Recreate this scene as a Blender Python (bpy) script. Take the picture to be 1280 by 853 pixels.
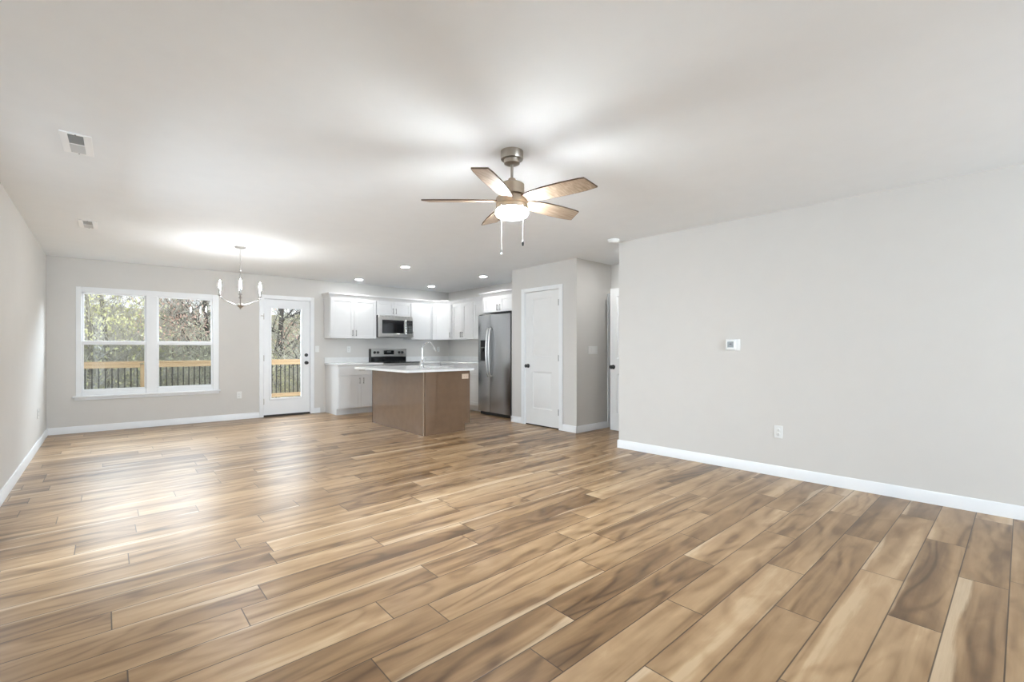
import bpy, bmesh, math, random
from mathutils import Vector, Matrix, Euler
random.seed(7)
R = math.radians
for o in list(bpy.data.objects): bpy.data.objects.remove(o)
scene = bpy.context.scene
C = scene.collection

# ------------------------------------------------------------------ camera, sky, lights, exposure
CAM_H = 1.172
cd = bpy.data.cameras.new('camera'); cam = bpy.data.objects.new('camera', cd); C.objects.link(cam)
cam.location = (0, 0, CAM_H); cam.rotation_euler = (R(90), 0, R(-41.73))
cd.sensor_width = 36; cd.lens = 36 * 570 / 1280; cd.shift_y = 10 / 1280
cd.clip_start = 0.05; cd.clip_end = 300
scene.camera = cam
vs = scene.view_settings
vs.view_transform = 'Standard'; vs.look = 'None'; vs.gamma = 1; vs.use_curve_mapping = False
vs.exposure = 0.52
SKY_STRENGTH = 1.4
FAN_GLOW, BULB_GLOW, DOWN_GLOW, SIDE_W, BACK_FILL_W, REAR_W = 225, 280, 130, 190, 1350, 320
world = bpy.data.worlds.new('overcast_sky'); scene.world = world; world.use_nodes = True
wn = world.node_tree; wbg = wn.nodes['Background']
wg = wn.nodes.new('ShaderNodeTexCoord'); wsep = wn.nodes.new('ShaderNodeSeparateXYZ')
wr = wn.nodes.new('ShaderNodeValToRGB')
wn.links.new(wg.outputs['Generated'], wsep.inputs[0]); wn.links.new(wsep.outputs['Z'], wr.inputs[0])
wr.color_ramp.elements[0].position = 0.0; wr.color_ramp.elements[0].color = (.80, .85, .88, 1)
wr.color_ramp.elements[1].position = 0.7; wr.color_ramp.elements[1].color = (.93, .97, 1, 1)
wn.links.new(wr.outputs[0], wbg.inputs[0]); wbg.inputs[1].default_value = SKY_STRENGTH
REAR = -4.5
def fill_panel(name, loc, rot, sx, sy, watts):  # area lamp added outdoors to brighten the room
    l = bpy.data.lights.new(name, 'AREA'); l.shape = 'RECTANGLE'; l.size = sx; l.size_y = sy; l.energy = watts; l.color = (.75, .88, 1)
    o = bpy.data.objects.new(name, l); C.objects.link(o); o.location = loc; o.rotation_euler = rot
fill_panel('side_fill', (-1.6, 4.1, 1.75), (0, R(-72), 0), 1.9, 2.2, SIDE_W)      # added area lamp shining in through the added left-wall window
fill_panel('rear_fill', (3.0, REAR - .4, 1.3), (R(90), 0, 0), 1.7, 1.9, REAR_W)  # added area lamp outside the added rear window
fill_panel('back_fill', (1.4, 10.9, 3.7), (R(-72), 0, 0), 6.0, 2.2, BACK_FILL_W)                # added area lamp above the deck, shining into the window and patio door

# ------------------------------------------------------------------ materials
def mat(name, col, rough=.5, metal=0.0, var=.03, scale=6, bump=0, bscale=200, spec=.5, coat=0):
    m = bpy.data.materials.new(name); m.use_nodes = True
    nt = m.node_tree; b = nt.nodes['Principled BSDF']
    b.inputs['Roughness'].default_value = rough; b.inputs['Metallic'].default_value = metal
    b.inputs['Specular IOR Level'].default_value = spec
    b.inputs['Coat Weight'].default_value = coat
    tc = nt.nodes.new('ShaderNodeTexCoord'); n = nt.nodes.new('ShaderNodeTexNoise'); n.inputs['Scale'].default_value = scale
    nt.links.new(tc.outputs['Object'], n.inputs['Vector'])
    r = nt.nodes.new('ShaderNodeValToRGB')
    r.color_ramp.elements[0].position = .3; r.color_ramp.elements[1].position = .7
    r.color_ramp.elements[0].color = tuple(max(0, c * (1 - var)) for c in col[:3]) + (1,)
    r.color_ramp.elements[1].color = tuple(min(1, c * (1 + var)) for c in col[:3]) + (1,)
    nt.links.new(n.outputs['Fac'], r.inputs[0]); nt.links.new(r.outputs[0], b.inputs['Base Color'])
    if bump:
        n2 = nt.nodes.new('ShaderNodeTexNoise'); n2.inputs['Scale'].default_value = bscale; n2.inputs['Detail'].default_value = 3
        nt.links.new(tc.outputs['Object'], n2.inputs['Vector'])
        bp = nt.nodes.new('ShaderNodeBump'); bp.inputs['Strength'].default_value = bump; bp.inputs['Distance'].default_value = .002
        nt.links.new(n2.outputs['Fac'], bp.inputs['Height']); nt.links.new(bp.outputs[0], b.inputs['Normal'])
    return m

def glow(name, col, s):
    m = bpy.data.materials.new(name); m.use_nodes = True; nt = m.node_tree
    b = nt.nodes['Principled BSDF']; b.inputs['Base Color'].default_value = (.9, .9, .9, 1)
    b.inputs['Emission Color'].default_value = col + (1,); b.inputs['Emission Strength'].default_value = s
    return m

def glass(name, tint=(1, 1, 1), refl=.03, rough=0.0):
    m = bpy.data.materials.new(name); m.use_nodes = True; nt = m.node_tree
    nt.nodes.remove(nt.nodes['Principled BSDF']); out = nt.nodes['Material Output']
    t = nt.nodes.new('ShaderNodeBsdfTransparent'); t.inputs[0].default_value = tint + (1,)
    g = nt.nodes.new('ShaderNodeBsdfGlossy'); g.inputs['Roughness'].default_value = rough
    fr = nt.nodes.new('ShaderNodeLayerWeight'); fr.inputs[0].default_value = .25
    mp = nt.nodes.new('ShaderNodeMath'); mp.operation = 'MULTIPLY_ADD'; mp.inputs[1].default_value = .5; mp.inputs[2].default_value = refl
    mx = nt.nodes.new('ShaderNodeMixShader')
    nt.links.new(fr.outputs['Fresnel'], mp.inputs[0]); nt.links.new(mp.outputs[0], mx.inputs[0])
    nt.links.new(t.outputs[0], mx.inputs[1]); nt.links.new(g.outputs[0], mx.inputs[2]); nt.links.new(mx.outputs[0], out.inputs[0])
    return m

def wood(name, c0, c1, axis=0, scale=1.0, rough=.5, stretch=14):
    m = bpy.data.materials.new(name); m.use_nodes = True; nt = m.node_tree; b = nt.nodes['Principled BSDF']
    tc = nt.nodes.new('ShaderNodeTexCoord'); mp = nt.nodes.new('ShaderNodeMapping')
    s = [stretch * scale] * 3; s[axis] = 1.2 * scale; mp.inputs['Scale'].default_value = s
    n = nt.nodes.new('ShaderNodeTexNoise'); n.inputs['Scale'].default_value = 2; n.inputs['Detail'].default_value = 6; n.inputs['Distortion'].default_value = .6
    r = nt.nodes.new('ShaderNodeValToRGB'); r.color_ramp.elements[0].position = .32; r.color_ramp.elements[1].position = .68
    r.color_ramp.elements[0].color = c0 + (1,); r.color_ramp.elements[1].color = c1 + (1,)
    nt.links.new(tc.outputs['Object'], mp.inputs[0]); nt.links.new(mp.outputs[0], n.inputs['Vector'])
    nt.links.new(n.outputs['Fac'], r.inputs[0]); nt.links.new(r.outputs[0], b.inputs['Base Color']); b.inputs['Roughness'].default_value = rough
    return m

def brushed(name, col, rough=.28, axis=2):
    m = mat(name, col, rough, 1.0, var=.02)
    nt = m.node_tree; b = nt.nodes['Principled BSDF']
    tc = nt.nodes.new('ShaderNodeTexCoord'); mp = nt.nodes.new('ShaderNodeMapping'); s = [2, 2, 2]; s[axis] = 400; mp.inputs['Scale'].default_value = s
    n = nt.nodes.new('ShaderNodeTexNoise'); n.inputs['Scale'].default_value = 1; n.inputs['Detail'].default_value = 2
    mr = nt.nodes.new('ShaderNodeMapRange'); mr.inputs['To Min'].default_value = rough - .03; mr.inputs['To Max'].default_value = rough + .04
    nt.links.new(tc.outputs['Object'], mp.inputs[0]); nt.links.new(mp.outputs[0], n.inputs['Vector']); nt.links.new(n.outputs['Fac'], mr.inputs[0])
    nt.links.new(mr.outputs[0], b.inputs['Roughness'])
    return m

M = dict(
    wall=mat('wall_paint', (.665, .644, .612), .6, bump=.06, bscale=260, var=.008, spec=.3),
    ceil=mat('ceiling_paint', (.875, .89, .90), .8, bump=.08, bscale=180, var=.008, spec=.2),
    trim=mat('trim_paint', (.84, .85, .86), .35, var=.01),
    door=mat('door_paint', (.80, .80, .785), .4, var=.01),
    cab=mat('cabinet_white', (.72, .72, .715), .35, var=.01),
    quartz=mat('white_quartz', (.84, .84, .83), .16, var=.03, scale=14),
    island=mat('taupe_cabinet_finish', (.172, .108, .066), .24, var=.06, scale=9, spec=.7, coat=.35),
    islandhighlight=mat('taupe_edge_highlight', (.30, .22, .15), .35, var=.06),  # paler taupe that paints the highlight along the island edges
    steel=brushed('brushed_steel', (.43, .435, .445), .24, 2),
    steelh=brushed('brushed_steel_band', (.66, .65, .63), .30, 2),
    chrome=mat('chrome', (.75, .75, .76), .1, 1, var=.01),
    nickel=mat('brushed_nickel', (.42, .38, .33), .32, 1, var=.04, scale=30),
    satin=mat('satin_nickel', (.45, .44, .43), .3, 1, var=.02),
    bronze=mat('warm_nickel', (.50, .42, .33), .34, 1, var=.04, scale=30),
    pull=mat('pull_nickel', (.30, .29, .28), .3, 1, var=.02),
    black=mat('matt_black', (.012, .012, .012), .35, var=.1),
    blackglass=mat('black_glass', (.012, .012, .013), .06, var=.05),
    dark=mat('dark_plastic', (.03, .03, .03), .5, var=.1),  # plain dark plastic shared by several parts
    darkstrip=mat('threshold_and_gap_shade', (.03, .024, .02), .6, var=.1),  # dark threshold colour, also painted as shade under the pantry door
    plastic=mat('white_plastic', (.82, .82, .80), .35, var=.01),
    vent=mat('vent_enamel', (.95, .95, .95), .4, var=.005),
    beige=mat('beige_plastic', (.62, .48, .36), .4, var=.02),
    grey=mat('grey_lcd', (.16, .17, .16), .25, var=.15, scale=60),
    louver=mat('vent_louver_metal', (.62, .62, .61), .45, var=.02),
    ventdark=mat('vent_duct_interior', (.05, .05, .05), .8, var=.05),
    deckwood=wood('deck_pine', (.37, .25, .135), (.53, .385, .23), 0, 1.0, .7),
    deckpost=wood('deck_pine_post', (.32, .22, .12), (.48, .35, .21), 2, 1.0, .7),
    deckgrey=wood('deck_boards', (.28, .21, .14), (.42, .33, .23), 0, 1.0, .8),
    baluster=mat('black_baluster_metal', (.012, .012, .012), .4, var=.1),
    blade=wood('fan_blade_oak', (.24, .17, .115), (.42, .32, .235), 0, 3.0, .45),
    bladeedge=mat('fan_blade_edge', (.10, .06, .035), .5, var=.1),
    bark=mat('bark', (.24, .225, .19), .9, var=.35, scale=12),
    barkdark=mat('dark_bark', (.075, .068, .06), .9, var=.35, scale=12),
    twig=mat('grey_twigs', (.50, .485, .44), .9, var=.4, scale=4),
    olive=mat('olive_leaf', (.56, .56, .42), .7, var=.5, scale=2.5),
    yellow=mat('yellow_green_leaf', (.74, .75, .44), .7, var=.35, scale=3),
    russet=mat('russet_leaf', (.70, .50, .42), .7, var=.35, scale=3),
    sage=mat('sage_leaf', (.58, .61, .52), .7, var=.4, scale=2.5),
    pane=glass('window_glass'),
    screen=glass('insect_screen', (.78, .79, .78), .0, .6),
    lamp=glow('fan_globe_light', (.90, .96, 1), FAN_GLOW),
    bulb=glow('candle_bulb_light', (.96, .985, 1), BULB_GLOW),
    down=glow('recessed_light_lens', (.97, .985, 1), DOWN_GLOW),
)

def floor_material():
    m = bpy.data.materials.new('vinyl_plank'); m.use_nodes = True; nt = m.node_tree; b = nt.nodes['Principled BSDF']
    N = nt.nodes.new; L = nt.links.new
    def math_(op, a, bb=None, c=None):
        n = N('ShaderNodeMath'); n.operation = op
        for i, v in enumerate((a, bb, c)):
            if v is None: continue
            if isinstance(v, (int, float)): n.inputs[i].default_value = v
            else: L(v, n.inputs[i])
        return n.outputs[0]
    def ramp(f, stops):
        n = N('ShaderNodeValToRGB'); e = n.color_ramp.elements
        while len(e) < len(stops): e.new(.5)
        for i, (p, c) in enumerate(stops): e[i].position = p; e[i].color = (c if isinstance(c, tuple) else (c, c, c)) + (1,)
        L(f, n.inputs[0]); return n.outputs[0]
    def noise(v, scale, detail=3, dist=0, rough=.5):
        n = N('ShaderNodeTexNoise'); n.inputs['Scale'].default_value = scale; n.inputs['Detail'].default_value = detail
        n.inputs['Distortion'].default_value = dist; n.inputs['Roughness'].default_value = rough; L(v, n.inputs['Vector']); return n.outputs['Fac']
    def mix(f, a, c, mode='MIX'):
        n = N('ShaderNodeMix'); n.data_type = 'RGBA'; n.blend_type = mode
        if isinstance(f, (int, float)): n.inputs[0].default_value = f
        else: L(f, n.inputs[0])
        for s, v in ((6, a), (7, c)):
            if isinstance(v, tuple): n.inputs[s].default_value = v + (1,)
            else: L(v, n.inputs[s])
        return n.outputs[2]
    uv = N('ShaderNodeUVMap'); uv.uv_map = 'plank_uv'; su = N('ShaderNodeSeparateXYZ'); L(uv.outputs[0], su.inputs[0])
    at = N('ShaderNodeAttribute'); at.attribute_name = 'plank'; sa = N('ShaderNodeSeparateColor'); L(at.outputs['Color'], sa.inputs[0])
    u, v = su.outputs[0], su.outputs[1]; r1, r2, r3 = sa.outputs[0], sa.outputs[1], sa.outputs[2]
    def vec(sx, sy):
        c = N('ShaderNodeCombineXYZ')
        L(math_('ADD', math_('MULTIPLY', u, sx), math_('MULTIPLY', r1, 61)), c.inputs[0])
        L(math_('ADD', math_('MULTIPLY', v, sy), math_('MULTIPLY', r2, 37)), c.inputs[1])
        L(math_('MULTIPLY', r3, 23), c.inputs[2]); return c.outputs[0]
    def cen(f, k): return math_('MULTIPLY', math_('SUBTRACT', f, .5), k)
    fig = noise(vec(.32, 5.0), 1.5, 3, .7)                       # broad streaks along the plank
    field = noise(vec(.55, 2.4), 1.2, 2, .45)                     # height field whose contours make rings and cathedral lines
    rings = math_('MULTIPLY_ADD', math_('SINE', math_('MULTIPLY', field, 66)), .5, .5)
    rings = math_('POWER', rings, 2.5)
    fine = noise(vec(3.0, 70), 2.0, 5, .12, .6)
    smudge = noise(vec(2.6, 7.0), 1.5, 3, 1.0)
    knot = ramp(noise(vec(1.5, 3.6), 1.6, 1, .4), [(.66, 0.0), (.80, 1.0)])
    t = math_('ADD', cen(fig, 1.40), cen(fine, .13))
    t = math_('SUBTRACT', t, math_('MULTIPLY', math_('MULTIPLY', rings, .27), ramp(fig, [(.40, 1.0), (.60, .25)])))
    t = math_('ADD', t, cen(r3, .34)); t = math_('ADD', t, cen(smudge, .42)); t = math_('SUBTRACT', t, math_('MULTIPLY', knot, .3))
    base = ramp(math_('ADD', t, .64), [(.0, (.102, .055, .024)), (.30, (.190, .109, .050)), (.58, (.315, .194, .097)), (.85, (.435, .288, .158)), (1.0, (.545, .392, .238))])
    # pale sapwood band wandering along one edge of some planks
    edge = math_('ADD', cen(noise(vec(.6, .01), 1.5, 2, .3), .20), math_('MULTIPLY_ADD', r2, .075, -.04))
    soft = ramp(math_('DIVIDE', math_('SUBTRACT', math_('ADD', edge, cen(fine, .02)), v), .016), [(0, 0.0), (1, 1.0)])
    col = mix(math_('MULTIPLY', soft, .7), base, mix(fine, (.50, .365, .23), (.66, .52, .36)))
    # bevelled joints (dark line of the groove between boards)
    du = math_('MINIMUM', u, math_('SUBTRACT', 1.215, u)); dv = math_('MINIMUM', v, math_('SUBTRACT', .1775, v))
    d = math_('MINIMUM', du, dv)
    g = ramp(math_('DIVIDE', d, .006), [(.28, 1.0), (.50, 0.0)])
    col = mix(math_('MULTIPLY', g, .9), col, (.06, .036, .02))
    L(col, b.inputs['Base Color'])
    rr = math_('MULTIPLY_ADD', fig, .05, .29); L(rr, b.inputs['Roughness'])
    b.inputs['Specular IOR Level'].default_value = .38
    h = math_('SUBTRACT', math_('MULTIPLY', fig, .12), math_('MULTIPLY', g, 1.2))
    bp = N('ShaderNodeBump'); bp.inputs['Strength'].default_value = .25; bp.inputs['Distance'].default_value = .0015
    L(h, bp.inputs['Height']); L(bp.outputs[0], b.inputs['Normal'])
    return m
M['floor'] = floor_material()

def woods_material(name, cols, sc):
    m = bpy.data.materials.new(name); m.use_nodes = True; nt = m.node_tree; b = nt.nodes['Principled BSDF']
    tc = nt.nodes.new('ShaderNodeTexCoord'); n = nt.nodes.new('ShaderNodeTexNoise'); n.inputs['Scale'].default_value = sc; n.inputs['Detail'].default_value = 8; n.inputs['Roughness'].default_value = .75
    r = nt.nodes.new('ShaderNodeValToRGB'); e = r.color_ramp.elements
    while len(e) < len(cols): e.new(.5)
    for i, c in enumerate(cols): e[i].position = .34 + .32 * i / (len(cols) - 1); e[i].color = c + (1,)
    nt.links.new(tc.outputs['Object'], n.inputs['Vector']); nt.links.new(n.outputs['Fac'], r.inputs[0]); nt.links.new(r.outputs[0], b.inputs['Base Color'])
    b.inputs['Roughness'].default_value = .95; b.inputs['Specular IOR Level'].default_value = .1
    return m
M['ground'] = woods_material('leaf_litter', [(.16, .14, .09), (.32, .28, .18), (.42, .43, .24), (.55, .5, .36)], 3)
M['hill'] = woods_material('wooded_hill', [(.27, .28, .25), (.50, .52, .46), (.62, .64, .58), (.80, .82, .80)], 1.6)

# ------------------------------------------------------------------ mesh helpers
class MB:
    def __init__(s): s.bm = bmesh.new()
    def _merge(s, t, mtx=None, smooth=False):
        if mtx is not None: bmesh.ops.transform(t, matrix=mtx, verts=t.verts)
        for f in t.faces: f.smooth = smooth
        me = bpy.data.meshes.new('tmp'); t.to_mesh(me); t.free(); s.bm.from_mesh(me); bpy.data.meshes.remove(me); return s
    def box(s, x0, x1, y0, y1, z0, z1, bev=0, mtx=None, seg=1):
        t = bmesh.new(); v = [t.verts.new((x, y, z)) for x in (x0, x1) for y in (y0, y1) for z in (z0, z1)]
        for f in ((0, 1, 3, 2), (4, 6, 7, 5), (0, 4, 5, 1), (2, 3, 7, 6), (0, 2, 6, 4), (1, 5, 7, 3)): t.faces.new([v[i] for i in f])
        bmesh.ops.recalc_face_normals(t, faces=t.faces)
        if bev: bmesh.ops.bevel(t, geom=t.edges[:], offset=bev, segments=seg, affect='EDGES', clamp_overlap=True)
        return s._merge(t, mtx)
    def prism(s, poly, z0, z1, mtx=None, bev=0):
        t = bmesh.new(); a = [t.verts.new((x, y, z0)) for x, y in poly]; b = [t.verts.new((x, y, z1)) for x, y in poly]
        n = len(poly); t.faces.new(a[::-1]); t.faces.new(b)
        for i in range(n): t.faces.new((a[i], a[(i + 1) % n], b[(i + 1) % n], b[i]))
        bmesh.ops.recalc_face_normals(t, faces=t.faces)
        if bev: bmesh.ops.bevel(t, geom=t.edges[:], offset=bev, segments=1, affect='EDGES')
        return s._merge(t, mtx)
    def lathe(s, prof, seg=32, mtx=None, cap=True):
        t = bmesh.new(); rings = []
        for r, z in prof: rings.append([t.verts.new((r * math.cos(2 * math.pi * k / seg), r * math.sin(2 * math.pi * k / seg), z)) for k in range(seg)])
        for a, b in zip(rings, rings[1:]):
            for k in range(seg): t.faces.new((a[k], a[(k + 1) % seg], b[(k + 1) % seg], b[k]))
        if cap: t.faces.new(rings[0]); t.faces.new(rings[-1])
        bmesh.ops.remove_doubles(t, verts=t.verts, dist=1e-6)
        bmesh.ops.recalc_face_normals(t, faces=t.faces)
        t2 = s._merge(t, mtx, True); return t2
    def tube(s, pts, rad, seg=10, cap=True):
        pts = [Vector(p) for p in pts]; n = len(pts); rad = rad if isinstance(rad, (list, tuple)) else [rad] * n
        t = bmesh.new(); rings = []; prev = None
        for i, p in enumerate(pts):
            d = (pts[min(i + 1, n - 1)] - pts[max(i - 1, 0)]).normalized()
            if prev is None:
                a = Vector((0, 0, 1)) if abs(d.z) < .9 else Vector((1, 0, 0)); x = d.cross(a).normalized()
            else: x = (prev - d * prev.dot(d)).normalized()
            prev = x; y = d.cross(x)
            rings.append([t.verts.new(p + (x * math.cos(2 * math.pi * k / seg) + y * math.sin(2 * math.pi * k / seg)) * rad[i]) for k in range(seg)])
        for a, b in zip(rings, rings[1:]):
            for k in range(seg): t.faces.new((a[k], a[(k + 1) % seg], b[(k + 1) % seg], b[k]))
        if cap: t.faces.new(rings[0]); t.faces.new(rings[-1])
        bmesh.ops.recalc_face_normals(t, faces=t.faces)
        return s._merge(t, None, True)
    def quadmesh(s, vs, fs):
        v = [s.bm.verts.new(p) for p in vs]
        for f in fs: s.bm.faces.new([v[i] for i in f])
        return s
    def build(s, name, m, parent=None, loc=None, rot=None):
        me = bpy.data.meshes.new(name); s.bm.normal_update(); s.bm.to_mesh(me); s.bm.free()
        for f in me.polygons:
            pass
        me.materials.append(M[m] if isinstance(m, str) else m)
        o = bpy.data.objects.new(name, me); C.objects.link(o)
        if parent: o.parent = parent
        if loc: o.location = loc
        if rot: o.rotation_euler = rot
        try: me.set_sharp_from_angle(angle=R(38))
        except Exception: pass
        return o

def tag(o, label=None, cat=None, group=None, kind=None):
    if label: o['label'] = label
    if cat: o['category'] = cat
    if group: o['group'] = group
    if kind: o['kind'] = kind
    return o
def empty(name, loc, rz=0, label=None, cat=None, group=None, kind=None):
    o = bpy.data.objects.new(name, None); C.objects.link(o); o.location = loc; o.rotation_euler = (0, 0, rz); o.empty_display_size = .1
    return tag(o, label, cat, group, kind)
def struct(o, label=None, cat=None): return tag(o, label, cat, kind='structure')
def copy_tree(o, parent=None):
    c = o.copy(); C.objects.link(c)
    if parent: c.parent = parent
    for ch in list(o.children): copy_tree(ch, c)
    return c
T = Matrix.Translation
def RX(a): return Matrix.Rotation(a, 4, 'X')
def RY(a): return Matrix.Rotation(a, 4, 'Y')
def RZ(a): return Matrix.Rotation(a, 4, 'Z')

# ------------------------------------------------------------------ room shell
CEIL = 2.44; XL = -.595; YK = 8.62; XK = 5.77; XP = 4.90; YP0, YP1 = 4.142, 5.50
DA = R(-2.9067); DO = (XL, 8.80)
def rightX(y): return 4.69 - .0415 * y
YR = 3.20
# floor: one board per face group, with each board's own coordinates for the grain
W = .1775; PL = 1.215; offs = {0: 2.812, 1: 2.109, 2: 2.537, 3: 1.819, 4: 2.239, 5: 1.497, 6: 1.99, 7: 1.047, 8: 1.50, 9: .64, 10: 2.9, 11: .81, 12: 1.208, 13: .1, 14: .77}
fx0, fx1 = -.75, 6.1; k0, k1 = -27, 50
vs_, fs_, uvs, att, lens = [], [], [], [], []
rng = random.Random(3)
for k in range(k0, k1):
    y0 = .045 + k * W; y1 = y0 + W
    off = offs.get(k, rng.random() * PL) % PL
    x = fx0 - 2 * PL + off
    while x + PL < fx0: x += PL
    while x < fx1:
        a, b_ = max(x, fx0), min(x + PL, fx1)
        i = len(vs_); vs_ += [(a, y0, 0), (b_, y0, 0), (b_, y1, 0), (a, y1, 0)]; fs_.append((i, i + 1, i + 2, i + 3))
        fl_ = rng.random() < .5
        q = [(a - x, 0), (b_ - x, 0), (b_ - x, W), (a - x, W)]
        if fl_: q = [(PL - uu, W - vv) for uu, vv in q]
        uvs.append(q); att.append((rng.random(), rng.random(), rng.random())); lens.append(PL); x += PL
me = bpy.data.meshes.new('floor'); me.from_pydata(vs_, [], fs_); me.update()
me.uv_layers.new(name='plank_uv'); me.color_attributes.new('plank', 'FLOAT_COLOR', 'CORNER')
uvl = me.uv_layers['plank_uv']; ca = me.color_attributes['plank']
for p in me.polygons:
    for j, li in enumerate(p.loop_indices):
        uvl.data[li].uv = uvs[p.index][j]; ca.data[li].color = att[p.index] + (1,)
me.materials.append(M['floor']); fo = bpy.data.objects.new('floor', me); C.objects.link(fo)
struct(fo, 'wood-look vinyl plank floor running across the whole room', 'floor')
sub = MB(); sub.box(fx0, fx1, REAR - .15, 8.98, -.12, -.002); struct(sub.build('floor_slab', 'dark'), 'slab under the plank floor', 'floor')
c = MB(); c.box(fx0, fx1, REAR - .15, 8.98, CEIL, CEIL + .15); struct(c.build('ceiling', 'ceil'), 'flat white painted ceiling', 'ceiling')

SIDE = ((3.15, 4.95),); SWZ0, SWZ1 = .30, 1.95          # opening added for light in the left wall, outside the picture
w = MB()
for ya, yb in ((REAR, 3.15), (4.95, 8.95)): w.box(XL - .15, XL, ya, yb, 0, CEIL)
for ya, yb in SIDE: w.box(XL - .15, XL, ya, yb, 0, SWZ0).box(XL - .15, XL, ya, yb, SWZ1, CEIL)
struct(w.build('wall_left', 'wall'), 'greige left wall with one outlet', 'wall')
# dining wall (local x along the wall, +y outdoors)
LD = 3.56
WX0, WX1, WZ0, WZ1 = .30, 1.965, .505, 2.042
DX0, DX1, DZ = 2.600, 3.400, 2.06
w = MB(); t_ = .16
w.box(0, WX0, 0, t_, 0, CEIL).box(WX0, WX1, 0, t_, 0, WZ0).box(WX0, WX1, 0, t_, WZ1, CEIL).box(WX1, DX0, 0, t_, 0, CEIL).box(DX0, DX1, 0, t_, DZ, CEIL).box(DX1, LD, 0, t_, 0, CEIL)
struct(w.build('wall_back', 'wall', loc=(DO[0], DO[1], 0), rot=(0, 0, DA)), 'greige back wall with the double window and patio door', 'wall')
w = MB(); w.box(2.95, XK + .15, YK, YK + .15, 0, CEIL); struct(w.build('wall_kitchen_back', 'wall'), 'greige kitchen wall behind the range', 'wall')
w = MB(); w.box(XK, XK + .15, YP1 - .1, YK, 0, CEIL); struct(w.build('wall_kitchen_right', 'wall'), 'greige kitchen wall behind the refrigerator', 'wall')
# pantry block with its door opening on the face towards the room
PY0, PY1 = 4.462, 5.192
w = MB()
w.box(XP, XP + .11, YP0, PY0, 0, CEIL).box(XP, XP + .11, PY1, YP1, 0, CEIL).box(XP, XP + .11, PY0, PY1, 2.06, CEIL)
w.box(XP + .11, 5.85, YP0, YP0 + .11, 0, CEIL).box(XP + .11, XK, YP1 - .11, YP1, 0, CEIL)
struct(w.build('wall_pantry', 'wall'), 'greige pantry walls jutting out beside the refrigerator', 'wall')
# right wall (slightly out of square) and the hall behind it
ang = math.atan2(-.0415, 1)
w = MB(); p = [(rightX(REAR), REAR - .15), (rightX(REAR) + .13, REAR - .15), (rightX(YR) + .13, YR - .12), (rightX(YR) + .13, YR), (rightX(YR), YR)]
w.prism(p, 0, CEIL); struct(w.build('wall_right', 'wall'), 'long blank greige wall on the right', 'wall')
w = MB(); hx = rightX(YR) + .13
w.box(5.48, 5.85, YR - .12, YR, 0, CEIL).box(hx, 5.48, YR - .12, YR, 2.06, CEIL)
struct(w.build('wall_hall_side', 'wall'), 'greige hall wall over the open door', 'wall')
w = MB(); w.box(5.70, 5.85, YR, YP0, 0, CEIL); struct(w.build('wall_hall_end', 'wall'), 'greige end wall of the short hall', 'wall')
w = MB(); w.box(hx, 5.85, 1.9, 2.0, 0, CEIL).box(5.85, 5.97, 1.9, YR, 0, CEIL); struct(w.build('wall_closet', 'wall'), 'closet walls behind the hall door', 'wall')
# rear wall behind the camera, with a window opening added for light
w = MB(); RW0, RW1, RZ0, RZ1 = 2.15, 3.85, .35, 2.25
w.box(XL - .15, RW0, REAR - .15, REAR, 0, CEIL).box(RW1, rightX(REAR) + .13, REAR - .15, REAR, 0, CEIL).box(RW0, RW1, REAR - .15, REAR, 0, RZ0).box(RW0, RW1, REAR - .15, REAR, RZ1, CEIL)
struct(w.build('wall_rear', 'wall'), 'greige wall behind the viewer with one added window', 'wall')

# baseboards
BH, BT = .095, .014
def bb(name, x0, y0, x1, y1, side, label):
    """board along a line, thickness to the given side (+1 = left of direction)"""
    d = Vector((x1 - x0, y1 - y0, 0)); L_ = d.length; a = math.atan2(d.y, d.x); m_ = MB()
    if side > 0: prof = [(0, 0), (BT, 0), (BT, BH - .012), (BT - .006, BH), (0, BH)]
    else: prof = [(0, 0), (-BT, 0), (-BT, BH - .012), (-BT + .006, BH), (0, BH)]
    t = bmesh.new(); A = [t.verts.new((0, y, z)) for y, z in prof]; B = [t.verts.new((L_, y, z)) for y, z in prof]
    t.faces.new(A); t.faces.new(B[::-1])
    for i in range(5): t.faces.new((A[i], A[(i + 1) % 5], B[(i + 1) % 5], B[i]))
    bmesh.ops.recalc_face_normals(t, faces=t.faces); m_._merge(t)
    return struct(m_.build(name, 'trim', loc=(x0, y0, 0), rot=(0, 0, a)), label, 'baseboard')
def dpt(s, y=0, z=0):
    ca_, sa_ = math.cos(DA), math.sin(DA); return (DO[0] + s * ca_ - y * sa_, DO[1] + s * sa_ + y * ca_, z)
bb('baseboard_left', XL, REAR, XL, 8.80, -1, 'white baseboard along the left wall')
a = dpt(.0); b_ = dpt(2.556); bb('baseboard_back', a[0], a[1], b_[0], b_[1], -1, 'white baseboard under the double window')
a = dpt(3.446); b_ = dpt(3.55); bb('baseboard_back_short', a[0], a[1], b_[0], b_[1], -1, 'short white baseboard between patio door and cabinets')
bb('baseboard_right', rightX(REAR), REAR, rightX(YR), YR, 1, 'white baseboard along the long right wall')
bb('baseboard_right_end', rightX(YR) - BT, YR, 4.62, YR, 1, 'white baseboard end of the right wall')
bb('baseboard_pantry_front', XP, YP0 - BT, XP, 4.394, 1, 'white baseboard right of the pantry door')
bb('baseboard_pantry_left', XP, 5.262, XP, YP1 + BT, 1, 'white baseboard left of the pantry door')
bb('baseboard_pantry_end', XP - BT, YP1, 5.02, YP1, 1, 'white baseboard turning in beside the refrigerator')
bb('baseboard_pantry_side', XP - BT, YP0, 5.60, YP0, -1, 'white baseboard on the pantry side of the hall')
bb('baseboard_hall_end', 5.70, YR, 5.70, YP0, 1, 'white baseboard at the end of the hall')
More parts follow.
